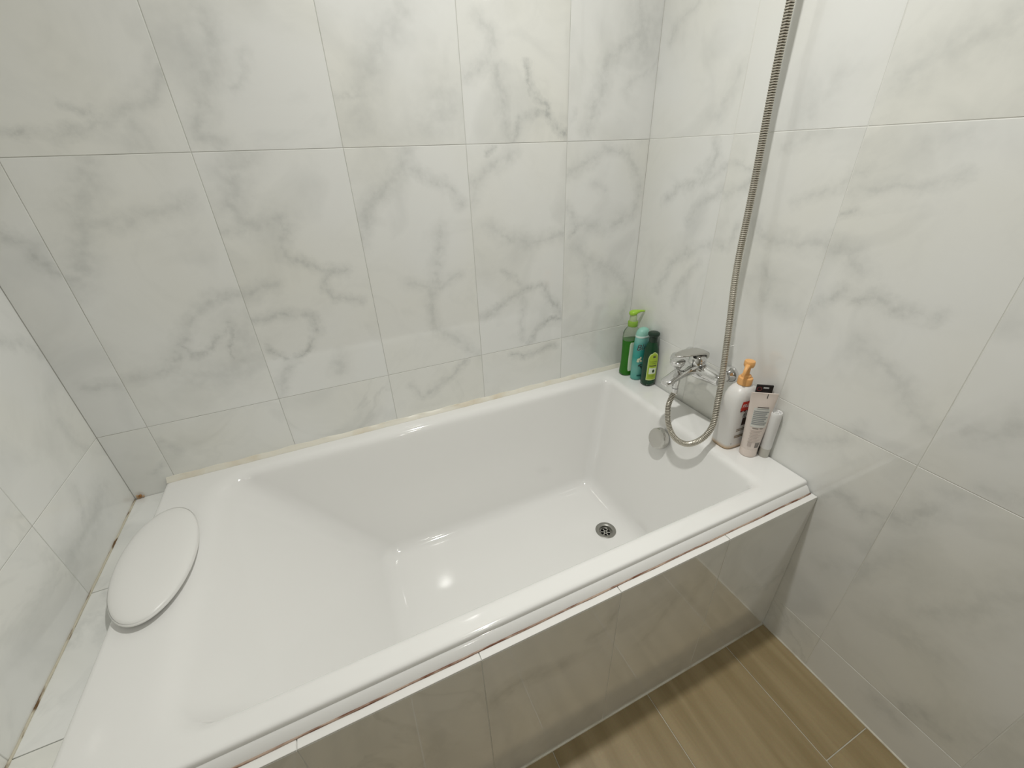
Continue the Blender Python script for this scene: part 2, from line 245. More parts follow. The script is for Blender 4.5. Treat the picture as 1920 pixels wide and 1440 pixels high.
VEINS = {
'b':[([(0.881,1.600),(0.859,1.561),(0.823,1.534),(0.805,1.502),(0.774,1.465),(0.754,1.424),(0.757,1.381)],0.035,0.4),
([(0.721,1.429),(0.754,1.437)],0.012,0.6),
([(0.948,1.439),(0.986,1.410),(0.917,1.379)],0.05,0.38),
([(1.054,1.592),(1.090,1.567),(1.098,1.544),(1.071,1.511),(1.018,1.480)],0.016,0.45),
([(1.071,1.511),(1.100,1.500),(1.102,1.456),(1.117,1.445),(1.109,1.402),(1.124,1.353)],0.015,0.55),
([(1.185,1.507),(1.201,1.458),(1.213,1.438),(1.244,1.419),(1.244,1.405),(1.273,1.376),(1.302,1.351)],0.01,0.95),
([(1.244,1.403),(1.205,1.405),(1.163,1.390),(1.139,1.344)],0.01,0.65),
([(1.529,1.646),(1.538,1.586),(1.503,1.565),(1.446,1.535),(1.425,1.502),(1.417,1.453),(1.390,1.414),(1.376,1.358)],0.022,0.55),
([(1.536,1.600),(1.545,1.572)],0.06,0.6),
([(1.604,1.533),(1.576,1.506),(1.514,1.480),(1.493,1.454)],0.014,0.35),
([(1.331,1.410),(1.332,1.393)],0.008,0.5),
([(1.068,1.317),(1.083,1.328)],0.008,0.8),
([(1.034,1.256),(1.055,1.270),(1.111,1.295),(1.143,1.319)],0.02,0.45),
([(1.029,1.255),(1.032,1.252)],0.008,0.7),
([(1.033,1.254),(1.013,1.206)],0.02,0.4),
([(0.856,1.327),(0.828,1.292),(0.800,1.261),(0.756,1.223),(0.727,1.186),(0.716,1.157),(0.702,1.127)],0.02,0.5),
([(0.859,1.287),(0.902,1.260),(0.958,1.231),(0.981,1.193)],0.014,0.5),
([(1.063,1.133),(1.107,1.094),(1.160,1.073),(1.242,1.081),(1.346,1.088)],0.018,0.5),
([(1.240,1.082),(1.247,1.085)],0.009,0.7),
([(1.331,1.084),(1.350,1.095)],0.01,0.7),
([(1.308,1.249),(1.374,1.280),(1.443,1.311),(1.526,1.300),(1.575,1.237),(1.585,1.168),(1.562,1.119),(1.463,1.088),(1.351,1.108),(1.317,1.159)],0.016,0.48),
([(1.412,1.225),(1.453,1.196)],0.015,0.35),
([(1.348,1.049),(1.430,0.987),(1.507,0.952),(1.588,0.863),(1.558,0.777),(1.525,0.712)],0.02,0.42),
([(1.410,0.844),(1.393,0.974)],0.012,0.3),
([(1.009,0.862),(1.066,0.882),(1.124,0.914),(1.164,0.927),(1.229,0.935),(1.257,0.893),(1.300,0.809)],0.013,0.62),
([(1.097,1.000),(1.139,0.971),(1.164,0.927)],0.01,0.45),
([(1.300,0.806),(1.265,0.812),(1.215,0.792),(1.181,0.745)],0.009,0.8),
([(1.164,0.903),(1.154,0.823),(1.161,0.770)],0.012,0.42),
([(0.911,1.133),(0.900,1.086),(0.878,0.997),(0.859,0.935),(0.872,0.853),(0.954,0.786),(0.987,0.747)],0.018,0.45),
([(0.796,1.008),(0.877,0.981),(0.957,1.008)],0.015,0.38),
([(1.117,0.711),(1.151,0.697),(1.180,0.697),(1.281,0.712)],0.012,0.72),
([(0.804,0.634),(0.834,0.646),(0.886,0.678),(0.945,0.722)],0.014,0.55),
([(0.766,0.689),(0.792,0.633)],0.012,0.4),
([(0.467,1.287),(0.438,1.228),(0.476,1.190),(0.535,1.194)],0.03,0.5),
([(0.533,1.185),(0.520,1.108),(0.563,1.087),(0.612,1.061),(0.654,1.066)],0.014,0.58),
([(0.611,1.055),(0.588,1.025),(0.605,0.988),(0.668,0.978)],0.012,0.5),
([(0.409,1.178),(0.451,1.178)],0.015,0.4),
([(0.410,0.966),(0.460,0.972),(0.541,0.958),(0.550,0.910)],0.014,0.6),
([(0.550,0.910),(0.512,0.861),(0.465,0.846),(0.419,0.881)],0.009,0.75),
([(0.590,0.824),(0.568,0.777)],0.02,0.45),
([(0.463,0.840),(0.420,0.773),(0.395,0.739)],0.015,0.5),
([(0.479,1.041),(0.406,1.031),(0.358,1.033),(0.305,1.005),(0.267,0.970),(0.239,0.937),(0.210,0.881)],0.016,0.5),
([(0.244,0.930),(0.257,0.905),(0.282,0.911),(0.310,0.928),(0.362,0.963),(0.339,0.905),(0.334,0.876)],0.01,0.65),
([(0.372,0.950),(0.347,0.837),(0.250,0.830)],0.05,0.38),
([(0.225,1.327),(0.209,1.272),(0.172,1.225),(0.151,1.151),(0.104,1.096)],0.03,0.5),
([(0.369,1.242),(0.321,1.233),(0.224,1.208),(0.188,1.207)],0.02,0.42),
([(0.032,0.869),(0.094,0.864),(0.196,0.879),(0.220,0.896)],0.015,0.4),
([(0.044,1.204),(0.076,1.185),(0.077,1.152),(0.092,1.125)],0.012,0.6),
([(0.126,1.378),(0.148,1.372),(0.199,1.369),(0.251,1.376),(0.280,1.391),(0.268,1.403),(0.238,1.417)],0.01,0.62),
([(0.277,1.385),(0.333,1.409),(0.387,1.445),(0.402,1.479)],0.02,0.45),
([(0.321,1.378),(0.326,1.347)],0.025,0.4),
([(0.498,1.566),(0.505,1.534),(0.505,1.506),(0.467,1.455),(0.452,1.421),(0.420,1.365),(0.460,1.347)],0.022,0.48),
([(0.457,1.526),(0.463,1.499)],0.06,0.35),
([(0.555,1.502),(0.542,1.471),(0.505,1.447)],0.012,0.38),
([(0.506,1.329),(0.452,1.289),(0.460,1.260)],0.03,0.45),
([(0.068,0.601),(0.130,0.642),(0.110,0.684)],0.012,0.4)],
'r':[([(-0.770,1.457),(-0.729,1.446),(-0.683,1.430),(-0.642,1.408)],0.035,0.42),
([(-0.121,1.623),(-0.064,1.591),(-0.040,1.565)],0.012,0.38),
([(-0.534,1.422),(-0.511,1.396),(-0.488,1.362)],0.04,0.3),
([(-0.290,1.470),(-0.277,1.436),(-0.248,1.379)],0.02,0.38),
([(-0.257,1.320),(-0.265,1.287),(-0.237,1.234),(-0.144,1.202),(-0.100,1.166)],0.013,0.55),
([(-0.217,1.253),(-0.257,1.234),(-0.301,1.274),(-0.373,1.260)],0.01,0.45),
([(-0.409,1.252),(-0.372,1.219),(-0.305,1.207),(-0.232,1.160),(-0.203,1.119)],0.013,0.5),
([(-0.444,1.306),(-0.512,1.328),(-0.552,1.333)],0.015,0.32),
([(-0.512,1.196),(-0.568,1.221),(-0.611,1.250),(-0.633,1.264)],0.012,0.38),
([(-0.619,1.227),(-0.694,1.238),(-0.726,1.239),(-0.770,1.244),(-0.788,1.255)],0.012,0.42),
([(-0.617,1.176),(-0.641,1.187)],0.009,0.6),
([(-0.717,1.303),(-0.767,1.317)],0.03,0.3),
([(-0.436,1.132),(-0.472,1.107),(-0.518,1.119),(-0.544,1.104),(-0.617,1.116),(-0.658,1.109),(-0.690,1.077)],0.02,0.48),
([(-0.471,1.051),(-0.504,1.000),(-0.497,0.963)],0.018,0.38),
([(-0.615,0.976),(-0.636,1.002),(-0.673,1.027),(-0.699,1.015),(-0.731,1.037),(-0.785,1.022),(-0.833,1.021)],0.014,0.55),
([(-0.692,1.014),(-0.697,1.018)],0.012,0.65),
([(-0.545,0.960),(-0.600,0.956),(-0.620,0.941)],0.018,0.32),
([(-0.742,0.939),(-0.746,0.916),(-0.798,0.903),(-0.841,0.869),(-0.867,0.849)],0.02,0.42),
([(-0.304,1.071),(-0.225,1.034),(-0.155,0.982),(-0.120,0.897)],0.015,0.42),
([(-0.311,1.072),(-0.361,1.074),(-0.374,1.125)],0.012,0.42),
([(-0.278,1.019),(-0.212,0.934),(-0.200,0.859)],0.012,0.38),
([(-0.946,0.843),(-0.983,0.855),(-1.002,0.889)],0.025,0.4),
([(-0.964,0.711),(-1.014,0.747),(-1.054,0.763)],0.02,0.32),
([(-0.838,0.880),(-0.861,0.842),(-0.897,0.818)],0.02,0.42),
([(-0.684,0.642),(-0.742,0.681),(-0.783,0.724),(-0.798,0.748)],0.018,0.42),
([(-0.785,0.549),(-0.820,0.580),(-0.864,0.558),(-0.913,0.604),(-0.939,0.605),(-0.963,0.666)],0.018,0.5),
([(-0.911,0.595),(-0.912,0.535),(-0.907,0.483)],0.015,0.42),
([(-0.848,0.356),(-0.913,0.414),(-0.960,0.506)],0.025,0.28),
([(-1.034,0.426),(-1.078,0.480),(-1.106,0.561),(-1.118,0.602)],0.035,0.36),
([(-1.004,0.351),(-1.046,0.353),(-1.084,0.343)],0.05,0.32),
([(-1.065,0.102),(-1.097,0.107),(-1.125,0.181),(-1.167,0.174)],0.025,0.5),
([(-1.192,0.183),(-1.213,0.283),(-1.221,0.347)],0.04,0.32)],
'l':[([(-0.078,0.832),(-0.074,0.766),(-0.052,0.741)],0.02,0.35),
([(-0.163,0.710),(-0.186,0.651),(-0.227,0.632)],0.015,0.35),
([(-0.081,0.641),(-0.193,0.617),(-0.363,0.629)],0.03,0.38),
([(-0.087,1.031),(-0.051,1.011),(-0.013,0.973)],0.012,0.42)],
'p':[([(0.715,0.378),(0.750,0.398),(0.850,0.379),(0.875,0.378)],0.02,0.5),
([(0.737,0.373),(0.743,0.376)],0.012,0.5),
([(0.947,0.420),(0.977,0.429),(0.996,0.472)],0.018,0.5),
([(1.092,0.297),(1.135,0.351),(1.179,0.421)],0.02,0.38),
([(1.583,0.262),(1.543,0.216),(1.414,0.289)],0.015,0.4),
([(1.253,0.472),(1.226,0.357)],0.02,0.38)],

}
def strokes_for(wall, u0, u1, v0, v1):
    out = []
    for pts, wd, st in VEINS.get(wall, ()):
        for (a, b) in zip(pts, pts[1:]):
            mu, mv = (a[0]+b[0])/2, (a[1]+b[1])/2
            if u0 <= mu < u1 and v0 <= mv < v1: out.append((a, b, wd, st))
    return out
tile_mesh = {}
PANELTILE = marble('polished_marble_tile', (), .45, polish=1.0)
def tile(wall, parent, u0, u1, v0, v1, name='wall_tile', mat=None):
    """one glazed tile on the plane of wall 'b' (y=0), 'r' (x=XR), 'l' (x=0) or 'p' (y=PY), its face proud of the grout"""
    cu, cv, su, sv = (u0+u1)/2, (v0+v1)/2, u1-u0-GAP, v1-v0-GAP
    tt = 0.0045
    if wall in 'bp': sz = (su, tt, sv); loc = (cu, (0 if wall == 'b' else PY)+tt/2, cv)
    else: sz = (tt, su, sv); loc = ((XR+tt/2) if wall == 'r' else -tt/2, cu, cv)
    if mat is None:
        st = strokes_for(wall, u0, u1, v0, v1)
        if st:
            loc3 = []
            for a, b, wd, s in st:
                if wall in 'bp': A, B = (a[0]-cu, 0, a[1]-cv), (b[0]-cu, 0, b[1]-cv)
                else: A, B = (0, a[0]-cu, a[1]-cv), (0, b[0]-cu, b[1]-cv)
                loc3.append((A, B, wd, s))
            mat = marble('marble_tile', loc3, .10, polish=1.0 if wall == 'p' else 0.0)
        else: mat = PANELTILE if wall == 'p' else GENERIC
    key = (round(sz[0],4), round(sz[1],4), round(sz[2],4))
    if mat is GENERIC and key in tile_mesh:
        o = bpy.data.objects.new(name, tile_mesh[key]); COL.objects.link(o)
    else:
        bm = bmesh.new(); box(bm, (0,0,0), sz, .0006); o = obj(name, bm, mat)
        if mat is GENERIC: tile_mesh[key] = o.data
    o.parent = parent; o.location = loc
    return o
ROWS = [0, .135, .735, 1.335, 1.935, CEIL]
BX = [0, .102, .404, .705, 1.007, 1.309, XR]
for u0, u1 in zip(BX, BX[1:]):
    for v0, v1 in zip(ROWS[1:], ROWS[2:]): tile('b', wall_back, u0, u1, v0, v1)
def ysplit(first, step=.3015):
    Y = [0, first]
    while Y[-1]-step > YF+.05: Y.append(Y[-1]-step)
    return Y+[YF]
for Y, wl, par in ((ysplit(-.310), 'r', wall_right), (ysplit(-.305), 'l', wall_left)):
    for a, b in zip(Y, Y[1:]):
        for v0, v1 in zip(ROWS, ROWS[1:]):
            if v1 < .2 and a > -.6: continue
            if wl == 'l' and v1 < .8 and a > -.6: v0 = max(v0, .40)
            tile(wl, par, b, a, v0, v1)
PXS = [0.0, .10, .400, .699, 1.000, 1.300, XR-.001]
for u0, u1 in zip(PXS, PXS[1:]): tile('p', wall_front, u0, u1, 0, LEDGE-.0025)
# white edge strip along the top of the low wall
EDGE = plain('glazed_white_edge', (.86,.85,.82), .18)
for u0, u1 in zip(PXS, PXS[1:]):
    bm = bmesh.new(); box(bm, ((u0+u1)/2, PY+.0078, LEDGE-.001), (u1-u0-.0016, .0152, .003), .0005); obj('edge_tile', bm, EDGE, wall_front)
# ledge of tiles between the left wall and the tub
bm = bmesh.new(); box(bm, (.048, -.389, .464), (.091, .776, .132)); ledge = struct(obj('trim_1', bm, GROUT))
LM = marble('ledge_marble', (), .5, .16)
for a, b in ((-.0005, -.304), (-.304, -.606), (-.606, PY+.016)):
    bm = bmesh.new(); box(bm, (.048, (a+b)/2, LEDGE-.0015), (.0905, abs(b-a)-.0016, .004), .0005); obj('ledge_tile', bm, LM, ledge)
# floor tiles with wood grain, laid lengthwise away from the tub
FX = [0, .255, .552, .850, 1.147, 1.443, XR]
for i, (u0, u1) in enumerate(zip(FX, FX[1:])):
    Y = [PY, -1.076 if i % 2 else -1.376]
    while Y[-1]-.60 > YF: Y.append(Y[-1]-.60)
    Y.append(YF)
    for a, b in zip(Y, Y[1:]):
        bm = bmesh.new(); g = .0024; box(bm, (0,0,0), (u1-u0-g, a-b-g, .006), .0006)
        obj('floor_tile', bm, WOODTILE, floor, loc=((u0+u1)/2, (a+b)/2, -.003))
# pale grout fillets where wall and floor meet
def bead(name, P, r, mat, n=8):
    bm = bmesh.new(); P = [Vector(p) for p in P]; rings = []
    for i, p in enumerate(P):
        d = (P[min(i+1, len(P)-1)]-P[max(i-1, 0)]).normalized(); u, v, a = frame(d)
        rings.append([p+(u*cos(2*pi*k/n)+v*sin(2*pi*k/n))*r for k in range(n)])
    grid_rings(bm, rings, True, True, True); return obj(name, bm, mat, smooth=True)
SEAM = dirty('pale_joint_filler', (.84,.81,.70), (.62,.57,.45), .5, .75, .6, 20.)
b1 = struct(bead('trim_2', [(XR, PY-.001, .0), (XR, YF, .0)], .0032, SEAM))
b2 = struct(bead('trim_3', [(0, PY, .0), (XR, PY, .0)], .0032, SEAM))

# ------------------------------------------------------------------ bathtub
RIM = .563
tub = thing('bathtub', 'white enamel built-in bathtub with sloping back, along the tiled wall', 'bathtub', (0.84, -.38, 0))
def bez(p0, p1, p2, n): return [((1-t)**2*p0[0]+2*t*(1-t)*p1[0]+t*t*p2[0], (1-t)**2*p0[1]+2*t*(1-t)*p1[1]+t*t*p2[1]) for t in [i/n for i in range(n+1)]]
def along(p, q, d): L = math.hypot(q[0]-p[0], q[1]-p[1]); return (p[0]+(q[0]-p[0])*d/L, p[1]+(q[1]-p[1])*d/L)
def side(out, rim, flo, ztop, zbot, rt, rb, edge=.010, lip=False):
    """profile in (offset, z): outer skirt, rounded rim, flat deck, wall, floor fillet"""
    s = 1 if rim > out else -1
    if lip:      # a rolled lip over a fascia that slopes out to the tiles
        o2 = out+.0140; P = [(out, .5345), (out+.0008, .5370), (out+.0095, .5490), (o2, .5515), (o2, .5540)]
    else:
        o2 = out; P = [(out, z) for z in (.5345, .5370, .5430, .5480, .5520)]
    P += bez((o2, RIM-edge), (o2, RIM), (o2+s*edge, RIM), 5) + [(o2+s*(edge+.001), RIM)]
    P1, P2, P3 = (rim, ztop), (flo, zbot), (flo+s*.2, zbot)
    a, b = (rim-s*rt, RIM), along(P1, P2, rt)
    P += bez(a, P1, b, 7)
    c, d = along(P2, P1, rb), (flo+s*rb, zbot)
    for k in range(1, 7): t = k/7; P.append((b[0]+(c[0]-b[0])*t, b[1]+(c[1]-b[1])*t))
    P += bez(c, P2, d, 9)
    return P
FZ = .15
sR = side(1.6005, 1.480, 1.372, RIM, FZ, .020, .045)
sL = side(.0805, .212, .572, RIM, FZ, .036, .034)
sF = side(-.7615, -.697, -.618, RIM, FZ, .018, .040, .0085, True)
sB = side(-.0015, -.060, -.132, RIM, FZ, .026, .036)
NR = len(sR); rings = []; K = 9
def crad(k, c):
    if k < 12: return .008
    t = min(1, (k-12)/(NR-13)); base = {'br': (.022, .04), 'fr': (.022, .04), 'fl': (.095, .045), 'bl': (.095, .045)}[c]
    return base[0]+(base[1]-base[0])*min(1, t*1.6)
M_L, M_S = 14, 8
for k in range(NR):
    (xr, zr), (xl, zl), (yf, zf), (yb, zb) = sR[k], sL[k], sF[k], sB[k]; ring = []
    C = [('br', xr, yb, -1, -1, zr, zb), ('bl', xl, yb, 1, -1, zb, zl), ('fl', xl, yf, 1, 1, zl, zf), ('fr', xr, yf, -1, 1, zf, zr)]
    st = [0, pi/2, pi, 3*pi/2]; arcs = []
    for (nm, x, y, sx, sy, za, zb2), a0 in zip(C, st):
        r = crad(k, nm); cx, cy = x+sx*r, y+sy*r; arc = []
        for i in range(K+1):
            a = a0+pi/2*i/K; f = i/K; f = f*f*(3-2*f)
            arc.append(Vector((cx+r*cos(a), cy+r*sin(a), za+(zb2-za)*f)))
        arcs.append(arc)
    for q in range(4):
        ring += arcs[q]; a, b = arcs[q][-1], arcs[(q+1) % 4][0]; m = M_L if q in (0, 2) else M_S
        ring += [a.lerp(b, i/m) for i in range(1, m)]
    rings.append(ring)
DR = Vector((1.290, -.366, FZ)); n = len(rings[0])
# floor narrows to the drain hole
last = rings[-1]; angs = [math.atan2(p.y-DR.y, p.x-DR.x) for p in last]
for t in (.4, .75, .93):
    rings.append([p.lerp(DR+Vector((cos(a)*.032, sin(a)*.034, 0)), t) for p, a in zip(last, angs)])
rings.append([DR+Vector((cos(a)*.0325, sin(a)*.0325, 0)) for a in angs])
rings.append([DR+Vector((cos(a)*.0305, sin(a)*.0305, -.001)) for a in angs])
rings.append([DR+Vector((cos(a)*.0300, sin(a)*.0300, -.03)) for a in angs])
bm = bmesh.new(); grid_rings(bm, rings)
shell = obj('tub_shell', bm, ENAMEL, smooth=55); shell.parent = tub; shell.location = (-.84, .38, 0)
# drain
dr = thing('drain', 'round chrome drain strainer set in the white tub floor', 'drain', DR)
bm = bmesh.new(); lathe(bm, [(.0205,-.016),(.0210,-.0030),(.0218,-.0012),(.0236,.0002),(.0300,.0012),(.0335,.0014),(.0350,.0008),(.0354,.0002)], n=48, cap0=False, cap1=False); obj('drain_flange', bm, plain('dull_steel', (.36,.355,.33), .34, metal=1.), dr, smooth=True)
bm = bmesh.new()
for k in range(6):
    a = k*pi/3+.5; c, s = cos(a), sin(a); rs = []
    for rr in (.0060, .0195):
        rs.append([(rr*c-s*q*.0019, rr*s+c*q*.0019, z) for q, z in ((-1,-.0125),(1,-.0125),(1,-.0095),(-1,-.0095))])
    grid_rings(bm, rs, True, True, True)
lathe(bm, [(.0034,-.0125),(.0068,-.0125),(.0068,-.0090),(.0034,-.0090),(.0034,-.0125)], n=20, cap0=False, cap1=False)
lathe(bm, [(.0170,-.0125),(.0206,-.0125),(.0206,-.0095),(.0170,-.0095),(.0170,-.0125)], n=36, cap0=False, cap1=False)
obj('strainer', bm, CHROME_SATIN, dr, smooth=35)
bm = bmesh.new(); lathe(bm, [(.0204,-.026),(.0204,-.0255)], n=24); obj('drain_throat', bm, BLACK, dr)
# overflow knob on the foot end wall of the tub
ax = Vector((-1, 0, .27)).normalized()
ovp = Vector((1.4635, -.382, .500))
ov = thing('overflow_knob', 'round chrome overflow knob on the inner end wall of the tub', 'overflow knob', ovp)
bm = bmesh.new(); lathe(bm, [(.024,.001),(.029,.002),(.029,.007)], ax=ax, n=40, cap0=False); obj('backplate', bm, CHROME, ov, smooth=35)
bm = bmesh.new(); lathe(bm, [(.0335,.007),(.0345,.009),(.0340,.023),(.0320,.0272),(.0295,.0282),(.014,.0286)], ax=ax, n=48); obj('knob_cap', bm, CHROME_SATIN, ov, smooth=35)
# sealant: cream bead along the wall, rusty gap along the front, stained joint on the left ledge
CREAM = dirty('cream_silicone', (.83,.80,.70), (.66,.55,.38), .52, .80, .35, 9.)
bm = bmesh.new(); rings = []
for i in range(77):
    h, d = .0125+.0012*sin(i*1.3)+.0006*sin(i*.47), .0105+.0010*sin(i*2.1)
    rings.append([Vector((.0835+i*.01995, y, RIM+z)) for y, z in ((0,h),(-.0016,h-.0006),(-d*.5,h*.42),(-d,.0010),(-d-.0004,.0002),(0,.0002))])
grid_rings(bm, rings, True, True, True); bmesh.ops.recalc_face_normals(bm, faces=bm.faces[:]); s1 = obj('silicone_bead', bm, CREAM, smooth=40)
tag(s1, 'cream silicone bead sealing the tub rim to the back wall', 'sealant')
RUST = dirty('rust_stained_joint', (.48,.36,.28), (.16,.060,.028), .42, .62, .6, 26., (1,6,6))
s2 = bead('stained_sealant', [(.085+i*.0408, -.7622+.0005*sin(i*1.7), .5340) for i in range(38)], .0020, RUST, 8)
tag(s2, 'rust-stained sealant line under the front lip of the tub', 'sealant')
MOULD = dirty('mouldy_joint', (.64,.60,.48), (.16,.09,.035), .50, .62, .7, 24., (6,1,6))
s3 = bead('mouldy_sealant', [(.0015, -.004-i*.02, LEDGE+.0008+.0006*sin(i*1.9)) for i in range(38)], .0022, MOULD, 8)
tag(s3, 'brown mouldy sealant line where the left wall meets the narrow ledge', 'sealant')
RUST2 = dirty('orange_rust', (.42,.20,.06), (.70,.58,.42), .45, .7, .8, 90.)
bm = bmesh.new()
for k in range(44):
    a = random.uniform(0, 2*pi); rr = random.uniform(0, .013)
    bmesh.ops.create_icosphere(bm, subdivisions=1, radius=random.uniform(.0012,.0032), matrix=Matrix.Translation((.008+abs(rr*cos(a))*1.2, -.0025-abs(rr*.4*sin(a)), LEDGE+.002+abs(rr*sin(a)))))
tag(obj('rust_crumb', bm, RUST2, smooth=True), 'orange rust crumbs in the far left corner of the ledge', 'rust')

# ------------------------------------------------------------------ bath pillow
PILLOW = plain('white_vinyl', (.87,.865,.84), .32, bump=.12, bscale=60)
pl = thing('bath_pillow', 'white oval padded bath pillow lying on the head end of the tub', 'pillow', (.1365, -.314, RIM), radians(4.5))
bm = bmesh.new(); rings = []
for k in range(17):
    t = -pi/2+pi*k/16; c, s = cos(t), sin(t); c2 = c**.62 if c > 1e-6 else 0
    zz = .0165+.0135*math.copysign(abs(s)**.8, s)
    rings.append([Vector((.0745*c2*cos(a)+.004*(sin(a)), .160*c2*sin(a), zz)) for a in [2*pi*i/56 for i in range(56)]])
V = grid_rings(bm, rings[1:-1], True, True, True)
cush = obj('cushion', bm, PILLOW, pl, smooth=True)
bm = bmesh.new(); rings = []
for rr, zz in ((1.0,.0135),(1.012,.0150),(1.016,.0165),(1.012,.0180),(1.0,.0195)):
    rings.append([Vector((.074*rr*cos(a)+.004*sin(a), .1595*rr*sin(a), zz)) for a in [2*pi*i/56 for i in range(56)]])
grid_rings(bm, rings); obj('seam_piping', bm, PILLOW, pl, smooth=True)
for q in (-.095, .095):
    bm = bmesh.new(); lathe(bm, [(.017,.0002),(.013,.002),(.005,.0045),(.005,.007)], org=(.0, q, 0), n=20); obj('suction_cup', bm, PILLOW, pl, smooth=True)
# ------------------------------------------------------------------ bath mixer
FY, FZ2 = -.386, .733
fc = thing('bath_mixer_tap', 'chrome single-lever bath mixer tap on the right wall above the tub', 'tap', (1.545, FY, FZ2))
Lp = lambda x, y, z: Vector((x-1.545, y-FY, z-FZ2))
for s, nm in ((-1, 'a'), (1, 'b')):
    y = FY+s*.075
    bm = bmesh.new(); lathe(bm, [(.0268,.0),(.0268,.004),(.0250,.010),(.0200,.018),(.017,.022)], org=Lp(XR-.0003, y, FZ2), ax=(-1,0,0), n=40); obj('escutcheon', bm, CHROME, fc, smooth=35)
    bm = bmesh.new(); lathe(bm, [(.0125,.018),(.0125,.040)], org=Lp(XR, y, FZ2), ax=(-1,0,0), n=24); obj('inlet_pipe', bm, CHROME, fc, smooth=35)
    bm = bmesh.new(); lathe(bm, [(.0165,.028),(.0180,.030),(.0180,.044),(.0165,.046)], org=Lp(XR, y, FZ2), ax=(-1,0,0), n=6); obj('union_nut', bm, CHROME, fc)
bm = bmesh.new()
prof = []
for i in range(29):
    q = -1+2*i/28; prof.append((.0170+.0090*(1-abs(q)**1.5), q*.088))
prof = [(.012,-.0905),(.0160,-.0900)]+prof+[(.0160,.0900),(.012,.0905)]
lathe(bm, prof, org=(0,0,0), ax=(0,1,0), n=36); obj('mixer_body', bm, CHROME, fc, smooth=35)
# spout
bm = bmesh.new(); rings = []
SP = [(.012,.004,.050,.034),(-.010,.006,.048,.034),(-.035,.004,.043,.028),(-.065,-.003,.038,.021),(-.095,-.013,.035,.016),(-.112,-.020,.033,.014),(-.119,-.0235,.027,.010),(-.1215,-.025,.015,.004)]
for i, (x, z, wy, hz) in enumerate(SP):
    ang = -.30 if i > 1 else -.1; rings.append([Vector((x+q*sin(ang), p, z+q*cos(ang))) for p, q in superell(wy/2, hz/2, 3.2, 32)])
grid_rings(bm, rings, True, True, True, flip=True); bmesh.ops.recalc_face_normals(bm, faces=bm.faces[:]); obj('spout', bm, CHROME, fc, smooth=50)
bm = bmesh.new(); lathe(bm, [(.0115,-.012),(.0125,-.022),(.0125,-.031),(.0105,-.032)], org=Lp(1.449, FY, FZ2), n=28); obj('aerator', bm, CHROME, fc, smooth=35)
# cartridge dome and lever
bm = bmesh.new(); lathe(bm, [(.0245,.012),(.0250,.018),(.0245,.030),(.0225,.038),(.0180,.044),(.0120,.047)], n=36); obj('cartridge_dome', bm, CHROME, fc, smooth=40)
bm = bmesh.new(); rings = []
LV = [(.026,.022,.012,.010),(.026,.036,.030,.014),(.020,.0480,.040,.013),(.004,.0545,.045,.012),(-.020,.0580,.046,.010),(-.048,.0600,.042,.009),(-.070,.0600,.033,.008),(-.083,.0593,.021,.006),(-.0885,.0588,.009,.003)]
for i, (x, z, wy, hz) in enumerate(LV):
    ang = {0: 1.25, 1: .95, 2: .55, 3: .25}.get(i, .04); rings.append([Vector((x+q*sin(ang), p, z+q*cos(ang))) for p, q in superell(wy/2, hz/2, 2.6, 32)])
grid_rings(bm, rings, True, True, True); bmesh.ops.recalc_face_normals(bm, faces=bm.faces[:]); obj('lever', bm, CHROME_SATIN, fc, smooth=50)
bm = bmesh.new(); lathe(bm, [(.0042,.0),(.0042,.003)], org=(-.026,-.0085,.048), ax=(-.5,-.85,0), n=16); obj('screw_hole', bm, BLACK, fc)
# diverter knob standing on the spout
bm = bmesh.new(); lathe(bm, [(.0070,.004),(.0075,.012),(.0125,.020),(.0185,.028),(.0210,.035),(.0210,.0385),(.0180,.0415),(.008,.0425)], org=(-.068, .004, 0), ax=(-.12,.05,1), n=32); obj('diverter_knob', bm, CHROME, fc, smooth=40)
bm = bmesh.new(); lathe(bm, [(.0105,-.012),(.0105,-.030),(.0092,-.031),(.0092,-.046)], org=(-.072, -.002, 0), n=28); obj('hose_outlet', bm, CHROME, fc, smooth=35)

# ------------------------------------------------------------------ shower hose
hp = [(1.473,-.388,.6850),(1.470,-.389,.668),(1.452,-.394,.632),(1.438,-.418,.588),(1.430,-.458,.563),(1.436,-.500,.566),(1.450,-.532,.600),(1.476,-.536,.640),(1.503,-.514,.700),(1.525,-.493,.762),(1.545,-.462,.900),(1.549,-.4435,1.040),(1.556,-.4330,1.226),(1.559,-.4220,1.430),(1.556,-.4220,1.560),(1.550,-.425,1.75),(1.548,-.430,1.93)]
path = resample(catmull(hp, 24), .0047/4)
hose = thing('shower_hose', 'ribbed grey metal shower hose looping down from the tap and up the wall', 'hose', hp[0])
bm = bmesh.new(); NS = 14; prev = None; pu = None; O = Vector(hp[0])
for i, p in enumerate(path):
    d = (path[min(i+1, len(path)-1)]-path[max(i-1, 0)]).normalized()
    if pu is None: pu = frame(d)[0]
    pu = (pu-d*pu.dot(d)).normalized(); pv = d.cross(pu)
    k = i % 4; r = (.0071, .0080, .0085, .0082)[k]
    ring = [bm.verts.new(p-O+(pu*cos(2*pi*j/NS)+pv*sin(2*pi*j/NS))*r) for j in range(NS)]
    if prev:
        for j in range(NS):
            f = bm.faces.new((prev[j], prev[(j+1) % NS], ring[(j+1) % NS], ring[j])); f.material_index = 1 if k == 1 else 0
    prev = ring
HOSE = plain('hose_steel', (.60,.565,.49), .34, metal=.95)
obj('hose_sleeve', bm, parent=hose, mats=[HOSE, STEEL_DARK])
bm = bmesh.new(); lathe(bm, [(.0098,.0005),(.0098,-.012),(.0090,-.020),(.0084,-.021)], n=28); obj('hose_ferrule', bm, CHROME, hose, smooth=35)
